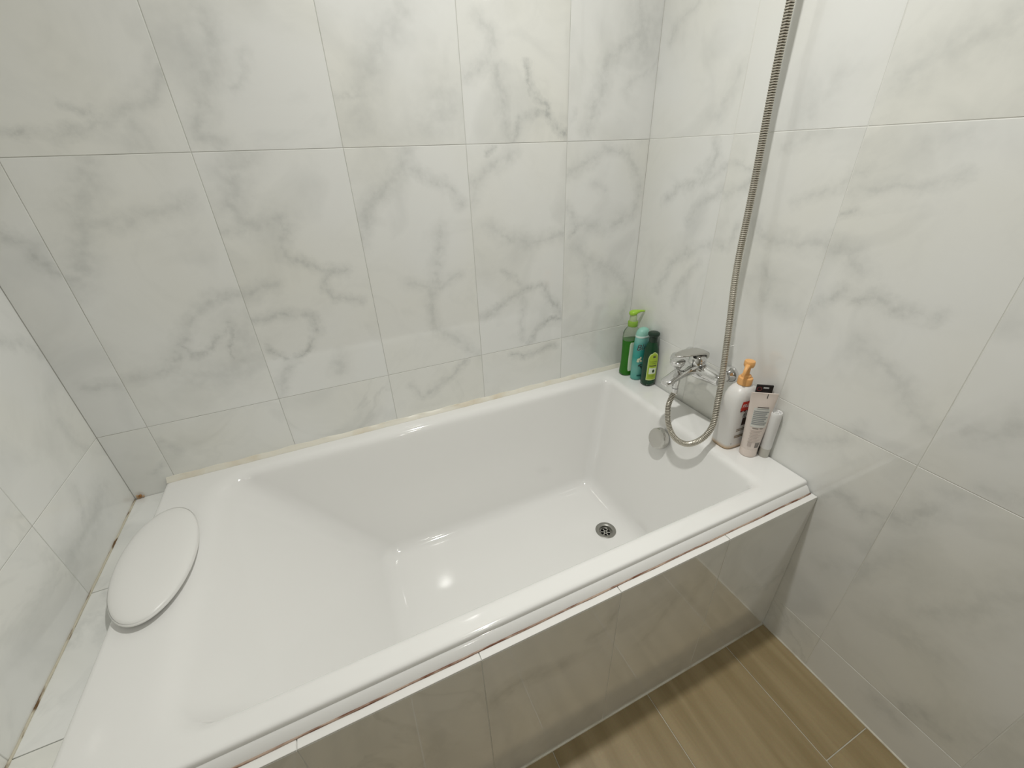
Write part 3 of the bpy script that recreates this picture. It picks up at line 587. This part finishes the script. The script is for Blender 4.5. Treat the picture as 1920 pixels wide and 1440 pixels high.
# the holder the hose runs up to, above the picture
hd = thing('hand_shower', 'chrome hand shower in its wall holder above the bath mixer', 'hand shower', (1.548,-.430,1.93))
bm = bmesh.new(); lathe(bm, [(.0105,-.012),(.0105,.002),(.013,.03),(.012,.12),(.014,.15)], n=24); obj('handle', bm, CHROME, hd, smooth=35)
bm = bmesh.new(); lathe(bm, [(.012,-.028),(.026,-.016),(.044,.012),(.046,.020),(.044,.024)], org=(-.012,0,.158), ax=(-1,0,-.35), n=36); obj('shower_head', bm, CHROME, hd, smooth=35)
bm = bmesh.new(); lathe(bm, [(.024,0),(.024,.006),(.014,.012),(.014,.040)], org=(XR-.0003-1.548,0,.03), ax=(-1,0,0), n=28); obj('wall_holder', bm, CHROME, hd, smooth=35)

# ------------------------------------------------------------------ toiletries
class Bottle:
    """superellipse loft; prof rows are (z, half width along local x, half depth along local y, exponent)"""
    def __init__(s, prof, k=48): s.prof, s.k = prof, k
    def build(s, name, mat, parent, smooth=50, cap0=True, cap1=True, mats=None):
        bm = bmesh.new(); grid_rings(bm, [[Vector((x, y, z)) for x, y in superell(a, b, e, s.k)] for z, a, b, e in s.prof], True, cap0, cap1)
        return obj(name, bm, mat, parent, smooth=smooth)
    def section(s, z):
        P = s.prof
        for (z0, a0, b0, e0), (z1, a1, b1, e1) in zip(P, P[1:]):
            if z0 <= z <= z1 and z1 > z0:
                t = (z-z0)/(z1-z0); return a0+(a1-a0)*t, b0+(b1-b0)*t, e0+(e1-e0)*t
        return P[-1][1:]
    def at(s, az, u, z, off=.0004):
        a, b, e = s.section(z); Q = superell(a, b, e, s.k); n = len(Q)
        # straight polyline walk from the point whose bearing is az, so print lies on the facets
        best = min(range(n*8), key=lambda i: abs((math.atan2(*(lambda p: (p[1], p[0]))(s._pt(Q, i/8)))-az+pi) % (2*pi)-pi))
        t = best/8; rem = abs(u); sg = 1 if u > 0 else -1
        while rem > 1e-7:
            nxt = (math.floor(t+1e-9)+1) if sg > 0 else (math.ceil(t-1e-9)-1)
            p, q = s._pt(Q, t), s._pt(Q, nxt); L = math.hypot(q[0]-p[0], q[1]-p[1])
            if L >= rem: t = t+(nxt-t)*rem/max(L, 1e-9); rem = 0
            else: rem -= L; t = nxt
        p = s._pt(Q, t); i = math.floor(t); p0, p1 = s._pt(Q, i), s._pt(Q, i+1)
        nrm = Vector((p1[1]-p0[1], -(p1[0]-p0[0]), 0)).normalized()
        return Vector((p[0], p[1], z))+nrm*off
    @staticmethod
    def _pt(Q, t):
        n = len(Q); i = int(math.floor(t)); f = t-i; a, b = Q[i % n], Q[(i+1) % n]
        return (a[0]+(b[0]-a[0])*f, a[1]+(b[1]-a[1])*f)
    def patch(s, name, mat, parent, az, u0, u1, z0, z1, off=.0004, outline=None, nu=14, nz=14):
        bm = bmesh.new(); rows = []
        for j in range(nz+1):
            t = j/nz; l, r = outline(t) if outline else (0, 1)
            rows.append([s.at(az, u0+(u1-u0)*(l+(r-l)*i/nu), z0+(z1-z0)*t, off) for i in range(nu+1)])
        grid_rings(bm, rows, False)
        return obj(name, bm, mat, parent, smooth=True)
    def bars(s, name, mat, parent, az, rows, off=.0009):
        bm = bmesh.new()
        for u0, u1, z0, z1 in rows:
            m = max(2, int(abs(u1-u0)/.003))
            grid_rings(bm, [[s.at(az, u0+(u1-u0)*i/m, z, off) for i in range(m+1)] for z in (z0, z1)], False)
        return obj(name, bm, mat, parent)
    def each(s, name, mat, parent, az, rows, off=.0009):
        for r in rows: s.bars(name, mat, parent, az, [r], off)
    def text(s, name, body, mat, parent, az, u, z, size, off=.0009, shear=0., rot=0.):
        cu = bpy.data.curves.new(name, 'FONT'); cu.body = body; cu.size = size; cu.align_x = 'CENTER'; cu.align_y = 'CENTER'; cu.shear = shear; cu.resolution_u = 3
        to = bpy.data.objects.new(name, cu); COL.objects.link(to)
        me = bpy.data.meshes.new_from_object(to.evaluated_get(bpy.context.evaluated_depsgraph_get()))
        bpy.data.objects.remove(to); bpy.data.curves.remove(cu)
        for v in me.vertices:
            x, y = v.co.x*cos(rot)-v.co.y*sin(rot), v.co.x*sin(rot)+v.co.y*cos(rot)
            v.co = s.at(az, u+x, z+y, off)
        me.materials.clear(); me.materials.append(mat); me.name = name
        o = bpy.data.objects.new(name, me); COL.objects.link(o); o.parent = parent; return o
def arch(t):   # label outline with a rounded top
    if t < .72: return (0, 1)
    q = (t-.72)/.28; h = .5*math.sqrt(max(0, 1-q*q)); return (.5-max(h, .06), .5+max(h, .06))
def softrect(t):
    m = min(t, 1-t); q = .06*max(0, 1-m/.06)**2; return (q, 1-q)
Z0 = RIM+.0004
WHITEP = plain('white_plastic', (.86,.855,.84), .35); INK = plain('dark_ink', (.05,.05,.05), .5); GREYINK = plain('grey_ink', (.33,.34,.34), .5)
WHITEINK = plain('white_ink', (.85,.88,.86), .5)

# 1. green hand wash with a lime pump, in the corner
t = thing('soap_dispenser', 'clear pump bottle of green soap with a lime pump head, nearest the back corner', 'soap bottle', (1.5660, -.062, Z0))
B = Bottle([(0,.028,.020,2.6),(.004,.0315,.0225,2.6),(.012,.0325,.0232,2.6),(.055,.0285,.0215,2.6),(.105,.0300,.0220,2.6),(.150,.0325,.0225,2.5),(.165,.0318,.0222,2.4),(.176,.0280,.0205,2.2),(.184,.0210,.0175,2.0),(.189,.0155,.0150,2.0),(.196,.0150,.0150,2.0)])
m, N_, L_, b_ = newmat('clear_plastic'); b_.inputs['Transmission Weight'].default_value = .93; b_.inputs['Roughness'].default_value = .06; b_.inputs['IOR'].default_value = 1.12; b_.inputs['Base Color'].default_value = (.86,.95,.84,1)
CLEAR = m
B.build('clear_bottle', CLEAR, t)
GREENSOAP = plain('green_soap', (.035,.235,.012), .12, trans=.25, ior=1.33)
liq = Bottle([(z, a+.0003, b+.0003, e) for z, a, b, e in B.prof[:5]]+[(.140,.0320,.0226,2.5)]); liq.build('green_soap', GREENSOAP, t)
PALE = plain('pale_label', (.74,.82,.66), .45); LIME = plain('lime_plastic', (.36,.62,.055), .32); LIMEDK = plain('lime_collar', (.27,.47,.06), .3)
B.patch('label', PALE, t, radians(268), -.018, .018, .020, .135, .0005, softrect)
bm = bmesh.new(); lathe(bm, [(.0165,.190),(.0178,.192),(.0178,.206),(.0165,.209),(.0120,.210)], n=30); obj('collar', bm, LIMEDK, t, smooth=35)
bm = bmesh.new(); lathe(bm, [(.0135,.209),(.0135,.218),(.0125,.226),(.0115,.233)], n=28); obj('clear_overcap', bm, plain('frosted_lime', (.66,.76,.48), .3, trans=.35, ior=1.2), t, smooth=35)
bm = bmesh.new(); rings = []
for x, z, wy, hz in ((-.0165,.237,.006,.006),(-.0145,.238,.020,.014),(-.006,.239,.030,.019),(.005,.2405,.027,.018),(.013,.2430,.018,.013),(.021,.2445,.012,.009),(.030,.2450,.010,.0065),(.0370,.2445,.009,.005),(.0378,.2445,.003,.002)):
    rings.append([Vector((x*.93+p*.36, p*.93-x*.36, z+q)) for p, q in superell(wy/2, hz/2, 2.2, 24)])
grid_rings(bm, rings, True, True, True); bmesh.ops.recalc_face_normals(bm, faces=bm.faces[:]); obj('pump_head', bm, LIME, t, smooth=60)

# 2. teal bottle
t = thing('shampoo_bottle', 'teal rounded shampoo bottle with a mint cap, middle of the three green bottles', 'bottle', (1.5730, -.1105, Z0))
B = Bottle([(0,.0235,.0175,2.2),(.003,.0265,.0200,2.2),(.009,.0275,.0208,2.2),(.070,.0280,.0210,2.2),(.130,.0275,.0206,2.2),(.158,.0258,.0196,2.1),(.166,.0245,.0190,2.1)])
m, N_, L_, b_ = newmat('teal_gradient_plastic'); tc = N_.new('ShaderNodeTexCoord'); sp = N_.new('ShaderNodeSeparateXYZ'); L_.new(tc.outputs['Object'], sp.inputs[0])
mr = N_.new('ShaderNodeMapRange'); mr.inputs['From Max'].default_value = .166; L_.new(sp.outputs['Z'], mr.inputs['Value'])
cr = N_.new('ShaderNodeValToRGB'); L_.new(mr.outputs[0], cr.inputs[0]); E_ = cr.color_ramp.elements
E_[0].position = 0; E_[0].color = (.10,.42,.36,1); E_[1].position = 1; E_[1].color = (.22,.55,.48,1)
for p, c in ((.30,(.16,.44,.38,1)),(.55,(.025,.33,.28,1)),(.80,(.06,.36,.32,1)),(.93,(.20,.50,.44,1))): e = E_.new(p); e.color = c
L_.new(cr.outputs[0], b_.inputs['Base Color']); b_.inputs['Roughness'].default_value = .3
B.build('teal_body', m, t)
MINT = plain('mint_cap', (.30,.60,.50), .4); MINTW = plain('pale_mint_ring', (.62,.76,.70), .35)
bm = bmesh.new(); grid_rings(bm, [[Vector((x, y, z)) for x, y in superell(a, b, 2.1, 48)] for z, a, b in ((.1655,.0252,.0196),(.1670,.0256,.0200),(.1715,.0254,.0198),(.1722,.0248,.0192))], True, True, True); obj('cap_ring', bm, MINTW, t, smooth=40)
bm = bmesh.new(); grid_rings(bm, [[Vector((x+dx, y, z)) for x, y in superell(a, b, 2.1, 48)] for z, a, b, dx in ((.1718,.0246,.0190,0),(.178,.0242,.0186,.0002),(.186,.0222,.0172,.0008),(.193,.0180,.0142,.002),(.197,.0110,.0090,.003),(.1982,.004,.0035,.0035))], True, True, True); obj('cap', bm, MINT, t, smooth=60)
az = radians(240)
B.text('script_lettering', 'Bli', INK, t, az, -.006, .131, .030, .0010, .35, radians(8))
B.text('script_outline', 'Bli', WHITEINK, t, az, -.0054, .1302, .030, .0006, .35, radians(8))  # white ink outline printed just behind the dark script
PETAL = plain('pale_petal', (.72,.76,.55), .5)
def blob(name, mat, pts):
    bm = bmesh.new()
    for u, z, r1, r2, an in pts:
        c = B.at(az, u, z, .0008); ring = []
        for i in range(14):
            a = 2*pi*i/14; x, y = r1*cos(a), r2*sin(a); ring.append(bm.verts.new(B.at(az, u+x*cos(an)-y*sin(an), z+x*sin(an)+y*cos(an), .0008)))
        bm.faces.new(ring)
    return obj(name, bm, mat, t)
blob('flower_print', PETAL, [(-.007,.086,.0062,.0042,.6),(-.001,.091,.0055,.0035,1.3),(-.009,.078,.0052,.0036,-.4),(.001,.080,.0052,.0040,2.2)])
blob('leaf_print', plain('dark_leaf', (.05,.09,.08), .5), [(-.003,.062,.0055,.0036,.7),(.004,.056,.0050,.0034,-.5),(.003,.066,.0035,.0025,.2),(.007,.050,.0035,.0024,.9)])
B.bars('base_print', plain('deep_teal_ink', (.02,.13,.12), .4), t, az, [(-.008,.016,.018,.024)])

# 3. dark green bottle with a lime label
t = thing('shampoo_bottle', 'dark green flip-top bottle with an arched lime label, closest to the tap', 'bottle', (1.5765, -.1625, Z0))
DKG = plain('dark_green_plastic', (.003,.045,.015), .25)
B = Bottle([(0,.0200,.0190,2.3),(.004,.0230,.0225,2.3),(.012,.0243,.0243,2.3),(.070,.0247,.0247,2.3),(.122,.0242,.0240,2.3),(.140,.0228,.0220,2.2),(.152,.0195,.0185,2.1),(.160,.0155,.0150,2.0),(.165,.0140,.0140,2.0)])
B.build('dark_bottle', DKG, t)
bm = bmesh.new(); lathe(bm, [(.0130,.163),(.0138,.166),(.0140,.184),(.0190,.1885),(.0198,.192),(.0194,.1965),(.0160,.1990),(.008,.1998)], n=36); obj('flip_cap', bm, plain('black_green_cap', (.008,.030,.016), .3), t, smooth=40)
LL = plain('lime_label', (.40,.55,.045), .4); LW = plain('pale_label_edge', (.62,.74,.30), .4)
az = radians(254)
B.patch('label_border', LW, t, az, -.0195, .0195, .026, .134, .0004, arch)
lab = B.patch('label', LL, t, az, -.0170, .0170, .030, .1305, .0007, arch)
B.each('label_print', INK, lab, az, [(-.004,.005,.118,.1215),(-.004,.005,.1135,.1165),(-.013,.013,.081,.0845)])
B.each('label_line', plain('olive_ink', (.16,.24,.03), .5), lab, az, [(-.013,.013,.0975,.0995),(-.012,.012,.091,.0925),(-.012,.010,.0445,.046),(-.012,.008,.0395,.041)])
B.patch('picture_print', PALE, lab, az, -.0125, .0125, .051, .0745, .0010)
B.patch('picture_spot', plain('dark_fruit', (.02,.05,.02), .5), lab, az, -.0015, .0070, .056, .069, .0014, lambda q: (.5-.5*math.sqrt(max(.02,1-(2*q-1)**2)), .5+.5*math.sqrt(max(.02,1-(2*q-1)**2))))
B.bars('foot_print', plain('dim_green_ink', (.03,.12,.07), .4), t, az, [(-.012,.012,.0185,.0205),(-.012,.006,.0140,.0155)])

# 4. big white lotion bottle with an orange pump
t = thing('lotion_bottle', 'big white lotion bottle with an orange pump and a red FREE tag', 'lotion bottle', (1.5545, -.5400, Z0))
LOT = newmat('milky_plastic'); m, N_, L_, b_ = LOT; tc = N_.new('ShaderNodeTexCoord'); sp = N_.new('ShaderNodeSeparateXYZ'); L_.new(tc.outputs['Object'], sp.inputs[0])
mr = N_.new('ShaderNodeMapRange'); mr.inputs['From Min'].default_value = .004; mr.inputs['From Max'].default_value = .017; L_.new(sp.outputs['Z'], mr.inputs['Value'])
mx = N_.new('ShaderNodeMix'); mx.data_type = 'RGBA'; mx.inputs[6].default_value = (.62,.43,.24,1); mx.inputs[7].default_value = (.80,.785,.76,1); L_.new(mr.outputs[0], mx.inputs[0]); L_.new(mx.outputs[2], b_.inputs['Base Color'])
b_.inputs['Roughness'].default_value = .35; b_.inputs['Subsurface Weight'].default_value = .15; b_.inputs['Subsurface Radius'].default_value = (.01,.008,.006); b_.inputs['Subsurface Scale'].default_value = 1.0
B = Bottle([(0,.0400,.0270,4.0),(.003,.0430,.0300,4.0),(.010,.0445,.0315,4.0),(.080,.0443,.0314,3.9),(.138,.0440,.0312,3.7),(.160,.0420,.0300,3.3),(.174,.0370,.0275,2.9),(.183,.0295,.0235,2.5),(.188,.0215,.0190,2.1),(.191,.0150,.0150,2.0),(.196,.0148,.0148,2.0)], 64)
B.build('milky_bottle', m, t)
ORG = plain('orange_plastic', (.86,.46,.17), .38)
bm = bmesh.new(); lathe(bm, [(.0165,.1905),(.0182,.192),(.0182,.207),(.0172,.210),(.0125,.212),(.0120,.217),(.0085,.219)], n=36); obj('collar', bm, ORG, t, smooth=35)
bm = bmesh.new(); lathe(bm, [(.0065,.217),(.0062,.240)], n=20); obj('pump_stem', bm, ORG, t, smooth=35)
bm = bmesh.new(); lathe(bm, [(.0075,.239),(.0118,.242),(.0132,.246),(.0132,.255),(.0120,.258),(.006,.2588)], n=32)
rings = []
for q, z, wy, hz in ((0,.236,.015,.013),(.012,.2355,.012,.0105),(.022,.232,.0095,.009),(.029,.226,.008,.0075),(.033,.219,.0065,.0065)):
    rings.append([Vector((-.92*q+p*.39, -.39*q-p*.92, z+.012+h)) for p, h in superell(wy/2, hz/2, 2.2, 20)])
grid_rings(bm, rings, True, True, True); obj('pump_head', bm, ORG, t, smooth=50)
az = radians(270)
RED = plain('red_tag_print', (.60,.035,.02), .4)
rtag = B.patch('red_tag', RED, t, az, -.031, .024, .127, .155, .0008, lambda q: (.10*q if q > .2 else .04, .97))
B.text('tag_lettering', 'FREE', WHITEINK, rtag, az, -.0125, .1420, .0135, .0013, .2)
B.bars('tag_edge', plain('dark_red_ink', (.16,.01,.012), .5), t, az, [(-.029,-.022,.1245,.128),(-.018,-.010,.1235,.128),(-.006,.002,.1245,.128),(.006,.014,.1235,.128)])
B.bars('brand_block', plain('brown_ink', (.055,.03,.02), .5), t, az, [(-.014,.016,.079,.103)])
B.text('script_lettering', 'fo', INK, t, az, -.010, .112, .020, .0010, .3)
B.each('small_print', plain('sepia_ink', (.22,.16,.08), .5), t, az, [(-.026,.010,.0665,.0685),(-.026,.012,.0615,.0635),(-.027,.010,.0445,.0470),(-.027,.004,.0395,.0420)])
B.bars('date_dot', INK, t, radians(222), [(.0,.0022,.0195,.0215)])

# 5. flat carton with a black top, behind the pink tube
A37 = radians(-37)
nrm = Vector((sin(A37), -cos(A37), 0))
t = thing('flat_packet', 'slim white packet with a black printed top, behind the pale pink tube', 'packet', (1.5785, -.5820, Z0-.0), A37)
bm = bmesh.new(); grid_rings(bm, [[Vector((x, y, z)) for x, y in superell(a, b, 6, 32)] for z, a, b in ((0,.009,.0022),(.002,.0100,.0028),(.09,.0140,.0030),(.150,.0175,.0026),(.190,.0195,.0018))], True, True, True); obj('packet_body', bm, WHITEP, t, smooth=40)
BLK = plain('black_gloss_print', (.018,.015,.015), .3)
bm = bmesh.new(); box(bm, (0,0,.1890), (.0400,.0044,.0235), .0010); obj('black_top', bm, BLK, t)
bm = bmesh.new(); box(bm, (.003,-.0023,.1930), (.013,.0005,.0040)); obj('top_print', bm, plain('silver_ink', (.62,.62,.62), .4), t)
bm = bmesh.new(); lathe(bm, [(.0062,0),(.0062,.0004),(.0048,.0004),(.0048,0)], org=(-.0125,-.0022,.189), ax=(0,-1,0), n=20, cap0=False, cap1=False); obj('red_swirl', bm, plain('dull_red_print', (.25,.05,.05), .4), t)

# 6. pale pink squeeze tube standing on its cap
t = thing('squeeze_tube', 'pale pink squeeze tube with a grey text panel, standing on its cap', 'tube', (1.5570, -.6010, Z0), A37)
PINK = plain('pale_pink_plastic', (.80,.705,.645), .32, sss=.08)
bm = bmesh.new(); lathe(bm, [(.0200,0),(.0213,.001),(.0215,.022),(.0210,.0235)], n=40); obj('tube_cap', bm, plain('pink_cap', (.80,.700,.635), .28), t, smooth=35)
B = Bottle([(.0235,.0212,.0212,2.0),(.030,.0217,.0215,2.0),(.070,.0245,.0192,2.0),(.110,.0272,.0148,2.0),(.150,.0297,.0088,2.0),(.170,.0310,.0046,2.2),(.178,.0317,.0018,4.0),(.192,.0318,.0014,4.0)], 56)
B.build('tube_body', PINK, t, smooth=60)
az = radians(270)
pan = B.patch('text_panel', plain('pale_panel', (.74,.74,.70), .4), t, az, -.0185, .0195, .096, .151, .0006, None, 14, 10)
rw = [(-.012,.0165,.1475,.1490)]+[(-.0172,.0175-.003*(i % 3),.1400-.0052*i,.1430-.0052*i) for i in range(8)]
B.each('panel_line', GREYINK, pan, az, rw, .0010)
B.each('heading_print', INK, t, az, [(-.011,.0155,.1525,.1542),(-.012,.002,.0915,.0930),(.005,.013,.0922,.0936)], .0008)
B.each('small_print', plain('rose_ink', (.55,.47,.43), .5), t, az, [(-.0155+.002*(i % 2),.012-.004*(i % 3),.085-.0045*i,.0862-.0045*i) for i in range(9)]+[(-.014,-.005,.036,.048)], .0008)
B.each('barcode_bar', INK, t, az, [(.004+.0013*i,.0046+.0013*i,.033,.050) for i in range(9)], .0008)
B.bars('seal_mark', INK, t, az, [(.006,.0075,.1775,.1900)], .0008)

# 7. plain white cylinder
t = thing('white_tube', 'plain white cylindrical tube standing at the right of the pink tube', 'tube', (1.5865, -.6265, Z0))
bm = bmesh.new(); lathe(bm, [(.0122,.0),(.0128,.001),(.0128,.026),(.0132,.0275)], n=36); obj('base_cap', bm, plain('greige_cap', (.62,.60,.54), .35), t, smooth=35)
bm = bmesh.new(); lathe(bm, [(.0132,.0275),(.0138,.0285),(.0140,.128),(.0137,.1385),(.0127,.1405),(.0105,.1400),(.0098,.1340)], n=40); obj('white_barrel', bm, WHITEP, t, smooth=35)
bm = bmesh.new(); rings = []
for q in range(9):
    x = -.0090+.018*q/8; rings.append([Vector((x, .0022*sin(q*.9)+p, .1345+h)) for p, h in ((-.0022,0),(.0022,0),(.0012,.0052),(-.0012,.0052))])
grid_rings(bm, rings, True, True, True); obj('twist_rib', bm, WHITEP, t, smooth=40)

# ------------------------------------------------------------------ ceiling downlights (above the picture)
LENS = plain('white_lamp_ring', (.85,.85,.83), .4)
place = ('above the bathtub', 'over the middle of the room', 'near the rear wall')
for (lx, ly, pw), pl_ in zip(LAMPS, place):
    o = thing('ceiling_light', 'small round recessed white ceiling downlight '+pl_, 'light', (lx, ly, CEIL), 0, 'ceiling downlights')
    bm = bmesh.new(); lathe(bm, [(.039,-.0015),(.041,-.006),(.049,-.005),(.053,-.0005)], n=40, cap0=False, cap1=False); obj('trim_ring', bm, LENS, o, smooth=40)
